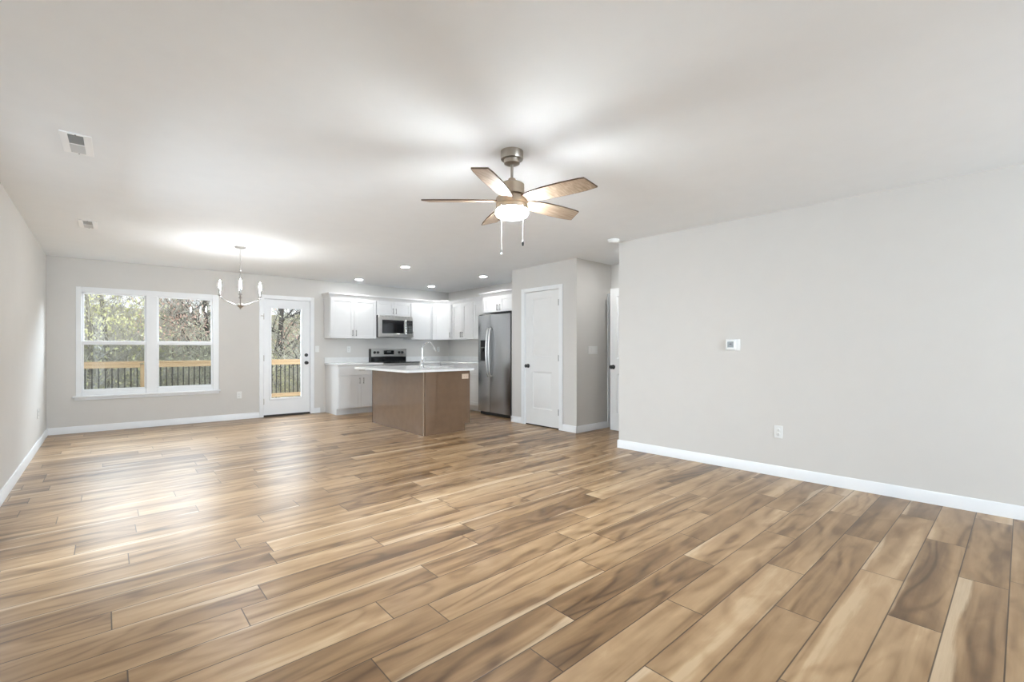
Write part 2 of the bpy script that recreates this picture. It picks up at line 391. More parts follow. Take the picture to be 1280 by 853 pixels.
t1 = MB(); t1.box(5.605, 5.675, YP0 - .016, YP0, 0, 2.0, .003); struct(t1.build('trim_1', 'trim'), 'white door casing strip at the end of the hall', 'trim')

# ------------------------------------------------------------------ window and doors of the setting
wi = empty('window_1', dpt(0), DA, 'white double window of two double-hung sashes over the deck', 'window', kind='structure')
f = MB()                                                  # casing boards round the opening, centre mullion
f.box(.289, .346, -.012, .10, .505, 2.047, .003).box(1.893, 1.974, -.012, .10, .505, 2.047, .003)
f.box(.346, 1.893, -.012, .10, 1.972, 2.047, .003).box(1.055, 1.185, -.012, .10, .505, 1.972, .003)
f.box(.346, 1.055, -.002, .10, .505, .577, .003).box(1.185, 1.893, -.002, .10, .505, .577, .003)
f.build('window_frame', 'trim', wi)
s_ = MB(); s_.box(.256, 1.995, -.06, .02, .490, .513, .004).box(.275, 1.978, -.018, 0, .452, .490, .003); s_.build('window_sill', 'trim', wi)
for xa, xb in ((.346, 1.055), (1.185, 1.893)):
    sa = MB(); sa.box(xa, xa + .022, .045, .075, 1.25, 1.975).box(xb - .022, xb, .045, .075, 1.25, 1.975).box(xa, xb, .045, .075, 1.955, 1.975).box(xa, xb, .045, .075, 1.25, 1.29, .002)
    us = sa.build('upper_sash', 'trim', wi); g = MB(); g.box(xa + .02, xb - .02, .058, .062, 1.285, 1.958); g.build('glass_pane', 'pane', us)
    sb = MB(); sb.box(xa, xa + .022, .015, .043, .575, 1.29).box(xb - .022, xb, .015, .043, .575, 1.29).box(xa, xb, .015, .043, .575, .60).box(xa, xb, .012, .043, 1.234, 1.288, .003)
    ls = sb.build('lower_sash', 'trim', wi); g = MB(); g.box(xa + .02, xb - .02, .028, .032, .597, 1.238); g.build('glass_pane', 'pane', ls)
    g = MB(); g.box(xa + .01, xb - .01, .085, .087, .577, 1.25); g.build('insect_screen', 'screen', wi)
for n_, (loc_, rot_, W2, H2) in enumerate((((XL, 3.15, SWZ0), R(90), 1.8, SWZ1 - SWZ0), ((RW1, REAR, RZ0), R(180), RW1 - RW0, RZ1 - RZ0))):  # unseen windows added to let more light in
    wi2 = empty('window_%d' % (n_ + 2), loc_, rot_, ('unseen white window added for light in the left wall ahead of the viewer', 'unseen white window added for light in the rear wall behind the viewer')[n_], 'window', kind='structure')
    f = MB()
    f.box(0, .06, -.012, .1, 0, H2).box(W2 - .06, W2, -.012, .1, 0, H2).box(.06, W2 - .06, -.012, .1, 0, .06).box(.06, W2 - .06, -.012, .1, H2 - .06, H2).box(W2 / 2 - .03, W2 / 2 + .03, 0, .08, .06, H2 - .06).box(.06, W2 - .06, .02, .08, H2 / 2 - .025, H2 / 2 + .025)
    f.build('window_frame', 'trim', wi2); g = MB(); g.box(.05, W2 - .05, .055, .06, .05, H2 - .05); g.build('glass_pane', 'pane', wi2)

def knob_mesh(mtx, r=.028, rose=.032):
    return MB().lathe([(rose, 0), (rose, .006), (rose * .6, .012), (.011, .016), (.011, .032), (r * .75, .036), (r, .048), (r * .95, .058), (r * .6, .066), (0.0005, .068)], 24, mtx)
# patio door (full-lite) in the dining wall
d1 = empty('door_1', dpt(0), DA, 'white full-glass patio door between the window and the kitchen', 'door', kind='structure')
cs = MB()
cs.box(2.556, 2.618, -.016, 0, 0, 2.105, .003).box(3.384, 3.446, -.016, 0, 0, 2.105, .003).box(2.618, 3.384, -.016, 0, 2.043, 2.105, .003)
cs.box(2.600, 2.622, -.01, .14, 0, 2.06).box(3.378, 3.400, -.01, .14, 0, 2.06).box(2.622, 3.378, -.01, .14, 2.038, 2.06)
cs.build('casing', 'trim', d1)
sl = MB(); y0, y1 = .01, .055; a0, a1, g0, g1, gb, gt = 2.627, 3.374, 2.742, 3.231, .312, 1.885
sl.box(a0, g0, y0, y1, .03, 2.034).box(g1, a1, y0, y1, .03, 2.034).box(g0, g1, y0, y1, .03, gb).box(g0, g1, y0, y1, gt, 2.034)
slo = sl.build('door_slab', 'trim', d1)
lf = MB(); q_ = .028
lf.box(g0 - q_, g0 + .004, -.002, .015, gb - q_, gt + q_, .003).box(g1 - .004, g1 + q_, -.002, .015, gb - q_, gt + q_, .003).box(g0, g1, -.002, .015, gb - q_, gb + .004, .003).box(g0, g1, -.002, .015, gt - .004, gt + q_, .003)
lf.build('lite_frame', 'trim', slo)
g = MB(); g.box(g0 - .005, g1 + .005, .030, .036, gb - .005, gt + .005); g.build('glass_pane', 'pane', slo)
kn = knob_mesh(T((3.314, .01, .923)) @ RX(R(90))); tag(kn.build('knob', 'black', d1), 'black round knob')
kn = MB().lathe([(.030, 0), (.030, .012), (.024, .018), (.0005, .018)], 24, T((3.314, .01, 1.063)) @ RX(R(90))); kn.box(3.309, 3.319, -.022, -.006, 1.045, 1.081, .002); tag(kn.build('deadbolt', 'black', d1), 'black deadbolt turn')
for z in (1.728, 1.014, .267):
    h = MB(); h.box(2.619, 2.632, -.004, .012, z - .05, z + .05).tube([(2.6255, -.006, z - .05), (2.6255, -.006, z + .05)], .006); h.build('hinge', 'nickel', d1)
th = MB(); th.box(2.622, 3.378, -.012, .15, 0, .016).box(2.627, 3.374, .002, .06, .014, .032); tag(th.build('threshold', 'darkstrip', d1), 'dark threshold strip')
st = MB(); st.box(2.585, 2.613, -.06, -.012, 1.735, 1.742, .001).tube([(2.62, -.03, 1.738), (2.575, -.05, 1.738)], .005); st.build('door_stop', 'nickel', d1)

def panel_door(name, w_, h_, panels, parent=None):
    """two-panel interior slab: local x 0..w, front at y=0, thickness to +y .035"""
    m_ = MB(); m_.box(0, w_, .012, .035, 0, h_)
    px0, px1 = panels[0][0], panels[0][1]
    m_.box(0, px0, 0, .014, 0, h_).box(px1, w_, 0, .014, 0, h_)
    zs = [0] + [z for p_ in panels for z in p_[2:]] + [h_]
    for i in range(0, len(zs), 2): m_.box(px0, px1, 0, .014, zs[i], zs[i + 1])
    for (xa, xb, za, zb) in panels:                        # sloped sticking, flat, raised field
        def ring(o, y): return [(xa + o, y, za + o), (xb - o, y, za + o), (xb - o, y, zb - o), (xa + o, y, zb - o)]
        rs = [ring(0, 0), ring(.012, .010), ring(.024, .010), ring(.036, .0035)]
        vv = [p_ for r_ in rs for p_ in r_]; ff = []
        for k in range(3):
            for i in range(4): ff.append((4 * k + i, 4 * k + (i + 1) % 4, 4 * k + 4 + (i + 1) % 4, 4 * k + 4 + i))
        ff.append((12, 13, 14, 15)); m_.quadmesh(vv, ff)
    bmesh.ops.recalc_face_normals(m_.bm, faces=m_.bm.faces)
    return m_.build(name, 'door', parent)
# pantry door: local x runs towards -Y, front faces -X
d2 = empty('door_2', (XP, PY1, 0), R(-90), 'white two-panel pantry door with black knob beside the refrigerator', 'door', kind='structure')
PW = PY1 - PY0
cs = MB(); cs.box(-.07, .004, -.016, 0, 0, 2.108, .003).box(PW - .004, PW + .07, -.016, 0, 0, 2.108, .003).box(.004, PW - .004, -.016, 0, 2.048, 2.108, .003)
cs.box(0, .012, -.004, .1, 0, 2.06).box(PW - .012, PW, -.004, .1, 0, 2.06).box(.012, PW - .012, -.004, .1, 2.048, 2.06); cs.build('casing', 'trim', d2)
ps = panel_door('door_slab', PW - .03, 2.025, [(.155, .560, .245, .81), (.155, .560, 1.035, 1.92)], d2); ps.location = (.015, .006, .018)
knob_mesh(T((.072, .006, .911)) @ RX(R(90))).build('knob', 'black', d2)
for z in (1.849, 1.039, .252):
    h = MB(); h.box(PW - .018, PW - .004, -.001, .006, z - .045, z + .045).tube([(PW - .012, -.006, z - .045), (PW - .012, -.006, z + .045)], .0065); h.build('hinge', 'black', d2)
bt = MB(); bt.box(.012, PW - .012, .012, .05, 0, .0185); tag(bt.build('gap_shade', 'darkstrip', d2), 'dark strip standing in for the shade under the door')  # solid dark strip painted in for the shaded gap
# hall door standing open, leaf along Y
d3 = empty('door_3', (5.46, YR + .012, 0), R(90), 'white two-panel hall door standing open beyond the right wall', 'door', kind='structure')
hs = panel_door('door_slab', .745, 2.025, [(.11, .635, .235, .80), (.11, .635, 1.025, 1.91)], d3)
hs.rotation_euler = (0, 0, R(180)); hs.location = (.745, .036, .012)
# the slab's front (y=0) now faces local +y, which is world -X
k_ = knob_mesh(T((.690, .036, .915)) @ RX(R(-90))); k_.build('knob', 'black', d3)
k_ = knob_mesh(T((.690, .001, .915)) @ RX(R(90))); k_.build('knob', 'black', d3)
for z in (1.8, 1.0, .25):
    h = MB(); h.tube([(-.004, .03, z - .045), (-.004, .03, z + .045)], .006); h.build('hinge', 'black', d3)

# ------------------------------------------------------------------ cabinets
def shaker(x0, x1, z0, z1, rail=.058, th=.02):
    m_ = MB(); e = .0015; b = .0015
    x0 += e; x1 -= e; z0 += e; z1 -= e
    m_.box(x0, x0 + rail, 0, th, z0, z1, b).box(x1 - rail, x1, 0, th, z0, z1, b).box(x0 + rail, x1 - rail, 0, th, z0, z0 + rail, b).box(x0 + rail, x1 - rail, 0, th, z1 - rail, z1, b)
    m_.box(x0 + rail - .004, x1 - rail + .004, .009, th - .002, z0 + rail - .004, z1 - rail + .004)
    return m_
def pull(x, z, vert=True, L_=.11):
    m_ = MB(); o = L_ / 2
    if vert: m_.tube([(x, -.028, z - o), (x, -.028, z + o)], .0055, 8); ends = [(x, z - o * .75), (x, z + o * .75)]
    else: m_.tube([(x - o, -.028, z), (x + o, -.028, z)], .0055, 8); ends = [(x - o * .75, z), (x + o * .75, z)]
    for ex, ez in ends: m_.tube([(ex, -.028, ez), (ex, .002, ez)], .0045, 8)
    return m_
def cabinet(label, loc, rz, w_, z0, z1, depth, fronts, toe=0, mt='cab', name='wall_cabinet', cat='cabinet', pm='pull', body=None):
    """local: front of doors y=0 facing -y, box behind; fronts = (kind, x0, x1, za, zb, pullx, pullz, vertical)"""
    r = empty(name, loc, rz, label, cat)
    b = MB()
    if body: b.prism(body, z0, z1)
    elif toe: b.box(0, w_, .02, depth, toe, z1, .001).box(0, w_, .02 + .07, depth, 0, toe)
    else: b.box(0, w_, .02, depth, z0, z1, .001)
    b.build('cabinet_box', mt, r)
    for kd, xa, xb, za, zb, px, pz, vt in fronts:
        if kd == 'drawer' and zb - za < .2:
            m_ = MB(); m_.box(xa + .0015, xb - .0015, 0, .02, za + .0015, zb - .0015, .002)
        else: m_ = shaker(xa, xb, za, zb)
        d_ = m_.build('drawer_front' if kd == 'drawer' else 'cabinet_door', mt, r)
        if px is not None: pull(px, pz, vt).build('bar_pull', pm, d_)
    return r
UB, UT = 1.368, 2.135; YU = YK - .325
PZ = UB + .10
cabinet('white shaker wall cabinet left of the microwave, first from the patio door', (3.022, YU, 0), 0, .878, UB, UT, .323,
        [('door', .004, .439, UB, UT - .03, .405, PZ, True), ('door', .439, .876, UB, UT - .03, .473, PZ, True)])
cabinet('short white shaker wall cabinet directly above the microwave', (3.900, YU, 0), 0, .745, 1.832, UT, .323,
        [('door', .004, .372, 1.832, UT - .03, .340, 1.832 + .085, True), ('door', .372, .741, 1.832, UT - .03, .404, 1.832 + .085, True)])
XD = XK - .61; YD = YK - .61
cabinet('single-door white shaker wall cabinet right of the microwave', (4.645, YU, 0), 0, XD - 4.645, UB, UT, .323,
        [('door', .004, XD - 4.645 - .004, UB, UT - .03, .036, PZ, True)])
# diagonal corner cabinet: face from (XD,YU) to (XK-.325, YD)
dx, dy = (XK - .325) - XD, YD - YU; fw = math.hypot(dx, dy); fa = math.atan2(dy, dx)
def to_loc(px, py):
    vx, vy = px - XD, py - YU; return (vx * math.cos(fa) + vy * math.sin(fa), -vx * math.sin(fa) + vy * math.cos(fa))
bd = [to_loc(*p_) for p_ in ((XD + .001, YU + .028), (XK - .325 + .028, YD + .001), (XK - .002, YD + .001), (XK - .002, YK - .002), (XD + .001, YK - .002))]
cabinet('white shaker corner wall cabinet set diagonally in the kitchen corner', (XD, YU, 0), fa, fw, UB, UT, .3,
        [('door', .012, fw - .012, UB, UT - .03, fw - .045, PZ, True)], body=bd)
XU = XK - .325
cabinet('two-door white shaker wall cabinet on the right wall next to the diagonal corner', (XU, YD - .004, 0), R(-90), .742, UB, UT, .323,
        [('door', .02, .372, UB, UT - .03, .338, PZ, True), ('door', .372, .740, UB, UT - .03, .404, PZ, True)])
cabinet('white shaker wall cabinet tucked in just left of the refrigerator', (XU, 7.262, 0), R(-90), .655, UB, UT, .323,
        [('door', .003, .330, UB, UT - .03, .30, PZ, True), ('door', .330, .652, UB, UT - .03, .36, PZ, True)])
XF = 5.15
fc = cabinet('deep white shaker cabinet above the refrigerator', (XF, 6.602, 0), R(-90), 1.085, 1.825, UT, .618,
        [('door', .03, .490, 1.825, UT - .03, .455, 1.905, True), ('door', .490, .95, 1.825, UT - .03, .525, 1.905, True)])
def crown(path, name, label, parent=None):
    """moulding swept along an open path of 2-D points, projecting to the right of the direction of travel"""
    prof = [(0, 2.105), (.008, 2.105), (.012, 2.122), (.040, 2.162), (.048, 2.170), (.048, 2.192), (0, 2.192)]
    P = [Vector(p_) for p_ in path]; n = len(P); rings = []; m_ = MB()
    for i in range(n):
        d0 = (P[i] - P[i - 1]).normalized() if i else (P[1] - P[0]).normalized(); d1_ = (P[i + 1] - P[i]).normalized() if i < n - 1 else d0
        n0 = Vector((d0.y, -d0.x)); n1 = Vector((d1_.y, -d1_.x)); b = (n0 + n1); b = b / (b.dot(n0))
        rings.append([(P[i].x + b.x * o, P[i].y + b.y * o, z) for o, z in prof])
    vv = [p_ for r_ in rings for p_ in r_]; k = len(prof); ff = []
    for i in range(n - 1):
        for j in range(k): ff.append((i * k + j, i * k + (j + 1) % k, (i + 1) * k + (j + 1) % k, (i + 1) * k + j))
    ff.append(tuple(range(k))); ff.append(tuple((n - 1) * k + j for j in range(k))[::-1])
    m_.quadmesh(vv, ff); bmesh.ops.recalc_face_normals(m_.bm, faces=m_.bm.faces)
    o = m_.build(name, 'cab', parent)
    return o
o = crown([(3.022, YK), (3.022, YU + .012), (XD, YU + .012), (XU + .012, YD), (XU + .012, 6.65)], 'crown_moulding', '')
tag(o, 'white crown moulding running along the tops of the kitchen wall cabinets', 'moulding')
inv = fc.matrix_world
o = crown([(XU, 6.602), (XF + .012, 6.602), (XF + .012, 5.53)], 'crown_strip', '')
o.parent = fc; o.matrix_parent_inverse = (Matrix.Translation((XF, 6.602, 0)) @ RZ(R(-90))).inverted()

# base cabinets
BF = YK - .63; BZ = .880
cabinet('white base cabinet with one drawer over two doors, nearest the patio door', (3.050, BF, 0), 0, .832, 0, BZ, .628,
        [('drawer', .004, .828, .702, BZ - .004, .416, .79, False), ('door', .004, .416, .118, .696, .380, .60, True), ('door', .416, .828, .118, .696, .452, .60, True)], toe=.11, name='base_cabinet')
cabinet('white base cabinet just right of the range, behind the island', (4.648, BF, 0), 0, .51, 0, BZ, .628,
        [('drawer', .004, .506, .702, BZ - .004, .255, .79, False), ('door', .004, .506, .118, .696, .46, .60, True)], toe=.11, name='base_cabinet')
XB = XK - .63
b = MB(); b.box(XB + .03, XK - .002, YK - .62, YK - .002, .11, BZ).box(XB + .1, XK - .002, YK - .53, YK - .002, 0, .11)
tag(b.build('corner_base_cabinet', 'cab'), 'plain white corner base cabinet under the counter, mostly hidden by the island', 'cabinet')
cabinet('white base cabinet between the kitchen corner and the refrigerator', (XB, YK - .64, 0), R(-90), 1.38, 0, BZ, .628,
        [('drawer', .02, .46, .702, BZ - .004, .24, .79, False), ('door', .02, .46, .118, .696, .42, .60, True),
         ('drawer', .46, .92, .702, BZ - .004, .69, .79, False), ('door', .46, .92, .118, .696, .88, .60, True),
         ('drawer', .92, 1.376, .702, BZ - .004, 1.15, .79, False), ('door', .92, 1.376, .118, .696, .96, .60, True)], toe=.11, name='base_cabinet')
ct = MB(); ct.box(3.025, 3.882, BF - .025, YK - .002, BZ + .001, .912, .003); o = ct.build('countertop', 'quartz')
tag(o, 'short white countertop left of the range', 'countertop')
sp = MB(); sp.box(3.025, 3.882, YK - .02, YK - .001, .912, 1.014, .002); sp.build('backsplash', 'quartz', o)
ct = MB(); ct.prism([(4.650, BF - .025), (XB - .025, BF - .025), (XB - .025, 6.602), (XK - .002, 6.602), (XK - .002, YK - .002), (4.650, YK - .002)], BZ + .001, .912, bev=.003)
o = ct.build('countertop', 'quartz'); tag(o, 'L-shaped white countertop wrapping the kitchen corner', 'countertop')
sp = MB(); sp.box(4.650, XK - .002, YK - .02, YK - .001, .912, 1.014, .002).box(XK - .02, XK - .001, 6.602, YK - .02, .912, 1.014, .002); sp.build('backsplash', 'quartz', o)

# ------------------------------------------------------------------ range
rg = empty('range', (3.885, YK - .66, 0), 0, 'stainless electric range with black glass cooktop behind the island', 'range')
b = MB(); b.box(.002, .758, .03, .64, .05, .905, .003); b.build('oven_body', 'steelh', rg)
b = MB(); b.box(.004, .756, 0, .03, .30, .87, .004); od = b.build('oven_door', 'steelh', rg)
b = MB(); b.box(.12, .64, -.003, .002, .42, .72, .004); b.build('oven_window', 'blackglass', od)
b = MB(); b.tube([(.08, -.045, .81), (.68, -.045, .81)], .011, 12).tube([(.10, -.045, .81), (.10, .005, .81)], .008).tube([(.66, -.045, .81), (.66, .005, .81)], .008); b.build('oven_handle', 'chrome', od)
b = MB(); b.box(.004, .756, 0, .03, .07, .29, .004); b.build('storage_drawer', 'steelh', rg)
for x in (.06, .70):
    for y in (.06, .58): b = MB(); b.box(x - .02, x + .02, y - .02, y + .02, 0, .055); b.build('foot', 'black', rg)
b = MB(); b.box(-.002, .762, -.012, .575, .905, .922, .003); ctp = b.build('cooktop', 'blackglass', rg)
for x, y, r_ in ((.2, .15, .105), (.56, .15, .08), (.2, .42, .08), (.56, .42, .105)):
    b = MB(); b.lathe([(r_, .9221), (r_, .9226), (r_ - .004, .9226), (r_ - .004, .9221)], 40, T((x, y, 0)), cap=False); b.build('burner_ring', 'grey', ctp)
b = MB(); b.box(0, .76, .575, .645, .905, 1.02).box(0, .76, .565, .645, .915, 1.012, .004); b.build('backguard_base', 'blackglass', rg)
prof = [(.585, 1.012), (.545, 1.022), (.552, 1.162), (.565, 1.172), (.645, 1.172), (.645, 1.012)]
b = MB(); b.prism(prof, 0, .76, Matrix(((0, 0, 1, 0), (1, 0, 0, 0), (0, 1, 0, 0), (0, 0, 0, 1)))); bg = b.build('control_panel', 'steelh', rg)
for x in (-.002, .757): b = MB(); b.box(x, x + .005, .543, .646, .915, 1.174); b.build('side_trim', 'black', rg)
b = MB(); b.box(.268, .488, .540, .556, 1.062, 1.142, .002); dp = b.build('display', 'blackglass', bg)
b = MB(); b.box(.33, .42, .538, .541, 1.10, 1.128); b.build('display_digits', 'grey', dp)
for x in (.075, .145, .603, .673):
    b = MB(); b.lathe([(.027, 0), (.027, .006), (.022, .012), (.020, .030), (.0005, .031)], 24, T((x, .549, 1.103)) @ RX(R(90))); b.box(x - .004, x + .004, .510, .53, 1.083, 1.123, .001); b.build('control_knob', 'black', bg)

# ------------------------------------------------------------------ microwave
mw = empty('microwave', (3.905, YK - .405, 1.402), 0, 'stainless over-the-range microwave below the short wall cabinet', 'microwave')
b = MB(); b.box(0, .735, .03, .40, .006, .425, .003); b.build('housing', 'dark', mw)
b = MB(); b.box(.02, .715, .05, .38, 0, .008); b.build('underside_grille', 'black', mw)
b = MB(); b.box(0, .735, .0, .032, 0.0, .075, .006).box(0, .735, .0, .032, .335, .425, .006).box(0, .075, 0, .032, .07, .34, .004).box(.545, .585, -.012, .032, .07, .34, .008); fr = b.build('face_frame', 'steelh', mw)
b = MB(); b.box(.075, .545, .006, .03, .075, .335); dr = b.build('door_window', 'blackglass', mw)
b = MB(); b.box(.585, .735, .004, .032, .075, .335, .003); cp = b.build('keypad', 'blackglass', mw)
b = MB()
for i in range(3):
    for j in range(6): b.box(.603 + i * .04, .633 + i * .04, .0025, .005, .09 + j * .026, .108 + j * .026)
b.build('keypad_buttons', 'grey', cp)
b = MB(); b.box(.605, .715, .0025, .005, .262, .315); b.build('clock_display', 'dark', cp)
b = MB(); b.tube([(.566, -.035, .065), (.566, -.035, .345)], .011, 12).tube([(.566, -.035, .085), (.566, 0, .085)], .008).tube([(.566, -.035, .325), (.566, 0, .325)], .008); b.build('handle', 'chrome', mw)
b = MB()
for i in range(9): b.box(.06 + i * .07, .11 + i * .07, -.001, .004, .398, .402)
b.build('vent_slots', 'dark', fr)

# ------------------------------------------------------------------ refrigerator: local x towards -Y, front y=0 facing -X
XR = 5.04
fg = empty('refrigerator', (XR, 6.585, 0), R(-90), 'stainless side-by-side refrigerator with water dispenser beside the pantry', 'refrigerator')
FW = .885; SX = .350
b = MB(); b.box(0, FW, .085, .70, .02, 1.765, .004); b.build('cabinet_body', 'dark', fg)
def fdoor(x0, x1):
    n = 10; pts = []
    for i in range(n + 1):
        t = i / n; x = x0 + (x1 - x0) * t; pts.append((x, .012 * (2 * t - 1) ** 2 - .004 if False else .010 * abs(2 * t - 1) ** 3))
    return pts + [(x1, .078), (x0, .078)]
b = MB(); b.prism(fdoor(.003, SX - .003), .06, 1.775); fz = b.build('freezer_door', 'steel', fg)
b = MB(); b.prism(fdoor(SX + .003, FW - .003), .06, 1.775); fdr = b.build('refrigerator_door', 'steel', fg)
b = MB(); b.box(.02, FW - .02, .05, .12, .0, .058, .003)
b.build('toe_grille', 'black', fg)
for x in (.02, FW - .1): b = MB(); b.box(x, x + .08, .02, .12, 1.768, 1.788, .003); b.build('hinge_cover', 'dark', fg)
for dd, x in ((fz, SX - .035), (fdr, SX + .035)):
    pts = []
    for i in range(17):
        t = i / 16; z = .69 + .85 * t; y = -.018 - .046 * math.sin(math.pi * t) ** .7
        pts.append((x, y, z))
    pts = [(x, .004, .70)] + pts + [(x, .004, 1.53)]
    b = MB(); b.tube(pts, .0125, 12); b.build('bar_handle', 'steelh', dd)
b = MB(); b.box(.075, .255, -.004, .012, .955, 1.34, .006); ds = b.build('dispenser', 'grey', fz)
b = MB(); b.box(.095, .235, -.0055, .0, .975, 1.19, .004); b.build('dispenser_recess', 'black', ds)
b = MB(); b.box(.095, .235, -.0065, .0, 1.205, 1.325, .004).box(.14, .19, -.02, -.004, 1.13, 1.19, .004); b.build('dispenser_panel', 'blackglass', ds)
b = MB(); b.box(.09, .24, -.016, .0, .962, .976, .002); b.build('drip_tray', 'dark', ds)

# ------------------------------------------------------------------ island
IX0, IX1, IY0, IY1, IZ = 3.185, 3.945, 5.345, 6.93, .862
il = empty('kitchen_island', (IX0, IY0, 0), 0, 'taupe brown kitchen island cabinet with plain back panel', 'island')
IL = IY1 - IY0; IW = IX1 - IX0
b = MB(); b.box(0.018, .186, 0.018, IL - .018, 0, IZ); b.box(.186, IW, .018, IL - .018, .105, .60).box(.186, IW, .018, .25, .60, IZ).box(.186, IW, .985, IL - .018, .60, IZ).box(.186, .36, .25, .985, .60, IZ).box(IW - .02, IW, .25, .985, .60, IZ).box(.186, IW - .085, .018, IL - .018, 0, .105); b.build('cabinet_box', 'island', il)
b = MB(); b.box(0, .018, .0, IL, 0, IZ, .001); b.build('back_panel', 'island', il)
b = MB(); b.box(.0185, .186, -.012, .018, 0, IZ, .002); b.build('corner_post', 'island', il)
b = MB(); b.box(.189, IW, .0, .018, .105, IZ, .001).box(.189, IW - .085, .0, .018, 0, .1055); b.build('end_panel', 'island', il)
b = MB(); b.box(.185, .190, -.004, .0175, 0, IZ); b.build('edge_highlight', 'islandhighlight', il)  # pale strips paint the highlight on the island edges
b = MB(); b.box(-.003, .0, -.002, .014, 0, IZ); b.build('edge_highlight', 'islandhighlight', il)
b = MB(); b.box(.0, IW, IL - .018, IL, .105, IZ, .001).box(.0, IW - .085, IL - .018, IL, 0, .1055); b.build('end_panel', 'island', il)
for k in range(3):                                          # doors face +X (towards the refrigerator)
    ya, yb = .02 + k * (IL - .04) / 3, .02 + (k + 1) * (IL - .04) / 3
    m_ = shaker(0, yb - ya, .12, IZ - .006); d_ = m_.build('cabinet_door', 'island', il, loc=(IW + .02, ya, 0), rot=(0, 0, R(90)))
    pull((yb - ya) - .04, .70, True).build('bar_pull', 'pull', d_)
io = MB(); io.box(0, .118, -.006, 0, 0, .076, .002)
def outlet(name, loc, rz, label, w_=.07, h_=.115, gang=1, plate='plastic', kind='outlet', horizontal=False, group=None):
    r = empty(name, loc, rz, label, 'outlet' if kind == 'outlet' else 'switch', group)
    if horizontal: w_, h_ = h_, w_
    b = MB(); b.box(-w_ / 2, w_ / 2, -.006, 0, -h_ / 2, h_ / 2, .0025); b.build('cover_plate', plate, r)
    if kind == 'outlet':
        for s in (-1, 1):
            ox, oz = (s * .02, 0) if horizontal else (0, s * .02)
            b = MB(); b.lathe([(.0165, 0), (.0165, .0025), (.015, .0035), (.0005, .0035)], 20, T((ox, -.0055, oz)) @ RX(R(90))); f_ = b.build('receptacle', plate, r)
            b = MB(); b.box(ox - .0065, ox - .0045, -.0098, -.0088, oz - .002, oz + .007).box(ox + .0045, ox + .0065, -.0098, -.0088, oz - .002, oz + .007).box(ox - .002, ox + .002, -.0098, -.0088, oz - .010, oz - .006); b.build('slots', 'grey', f_)
    else:
        for g_ in range(gang):
            ox = (g_ - (gang - 1) / 2) * .046
            b = MB(); b.box(ox - .016, ox + .016, -.0095, -.004, -.033, .033, .002, RX(R(3))); b.build('rocker', plate, r)
    return r
outlet('outlet', (3.862, IY0 - .0005, .780), 0, 'beige horizontal outlet on the end of the island', plate='beige', horizontal=True)
outlet('outlet', dpt(2.261, -.0005, .406), DA, 'white outlet on the back wall between window and patio door')
outlet('outlet', (XL + .0005, 7.727, .41), R(90), 'white outlet low on the left wall')
outlet('outlet', (rightX(1.50) - .0005, 1.50, .409), R(-90) + math.atan(.0415), 'white outlet low on the long right wall')
outlet('outlet', (3.487, YK - .0005, 1.165), 0, 'white outlet over the short counter left of the range')
outlet('outlet', (5.50, YK - .0005, 1.165), 0, 'white outlet on the kitchen wall behind the faucet')
outlet('light_switch', dpt(3.50, -.0005, 1.172), DA, 'single white light switch just right of the patio door', kind='switch')
outlet('light_switch', (5.255, YP0 - .0005, 1.157), 0, 'wide three-rocker white light switch on the pantry side wall', w_=.21, h_=.118, gang=3, kind='switch')

CX0, CX1, CY0, CY1, CZ0, CZ1 = 2.908, 3.990, 5.300, 6.965, .863, .893
SX0, SX1, SY0, SY1 = 3.57, 3.89, 5.62, 6.30
ic = MB(); ic.box(CX0, SX0, CY0, CY1, CZ0, CZ1).box(SX1, CX1, CY0, CY1, CZ0, CZ1).box(SX0, SX1, CY0, SY0, CZ0, CZ1).box(SX0, SX1, SY1, CY1, CZ0, CZ1)
bmesh.ops.remove_doubles(ic.bm, verts=ic.bm.verts, dist=1e-5)
tag(ic.build('island_countertop', 'quartz'), 'white quartz top overhanging the taupe island', 'countertop')
sk = empty('sink', (SX0, SY0, CZ0), 0, 'stainless undermount sink set into the island top', 'sink')
b = MB(); sw, sl_ = SX1 - SX0, SY1 - SY0
b.box(-.012, 0, -.012, sl_ + .012, -.22, -.001).box(sw, sw + .012, -.012, sl_ + .012, -.22, -.001).box(0, sw, -.012, 0, -.22, -.001).box(0, sw, sl_, sl_ + .012, -.22, -.001).box(-.012, sw + .012, -.012, sl_ + .012, -.232, -.22); b.build('basin', 'steelh', sk)
b = MB(); b.lathe([(.04, -.2195), (.04, -.216), (.03, -.215), (.0005, -.217)], 24, T((sw / 2, sl_ / 2, 0))); b.build('drain', 'chrome', sk)
fa_ = empty('faucet', (3.50, 5.92, CZ1), 0, 'tall chrome gooseneck faucet on the island top', 'faucet')
b = MB(); b.lathe([(.027, 0), (.027, .006), (.022, .012), (.0185, .03), (.0185, .12), (.013, .13), (.0005, .131)], 24); b.build('faucet_body', 'chrome', fa_)
pts = [(0, 0, .12), (0, 0, .27)]
for i in range(1, 13):
    a = math.pi * i / 12 * .86; pts.append((.105 - .105 * math.cos(a), 0, .27 + .108 * math.sin(a)))
b = MB(); b.tube(pts, .0105, 12); b.build('gooseneck', 'chrome', fa_)
e_ = Vector(pts[-1]); dn = (e_ - Vector(pts[-2])).normalized()
b = MB(); b.tube([e_ - dn * .01, e_ + dn * .015, e_ + dn * .07, e_ + dn * .095], [.013, .0155, .0165, .012], 14); b.build('spray_head', 'chrome', fa_)
b = MB(); b.tube([(0, -.018, .08), (0, -.04, .085)], .009, 10).tube([(0, -.04, .085), (.02, -.055, .14)], [.006, .0045], 10); b.build('lever', 'chrome', fa_)

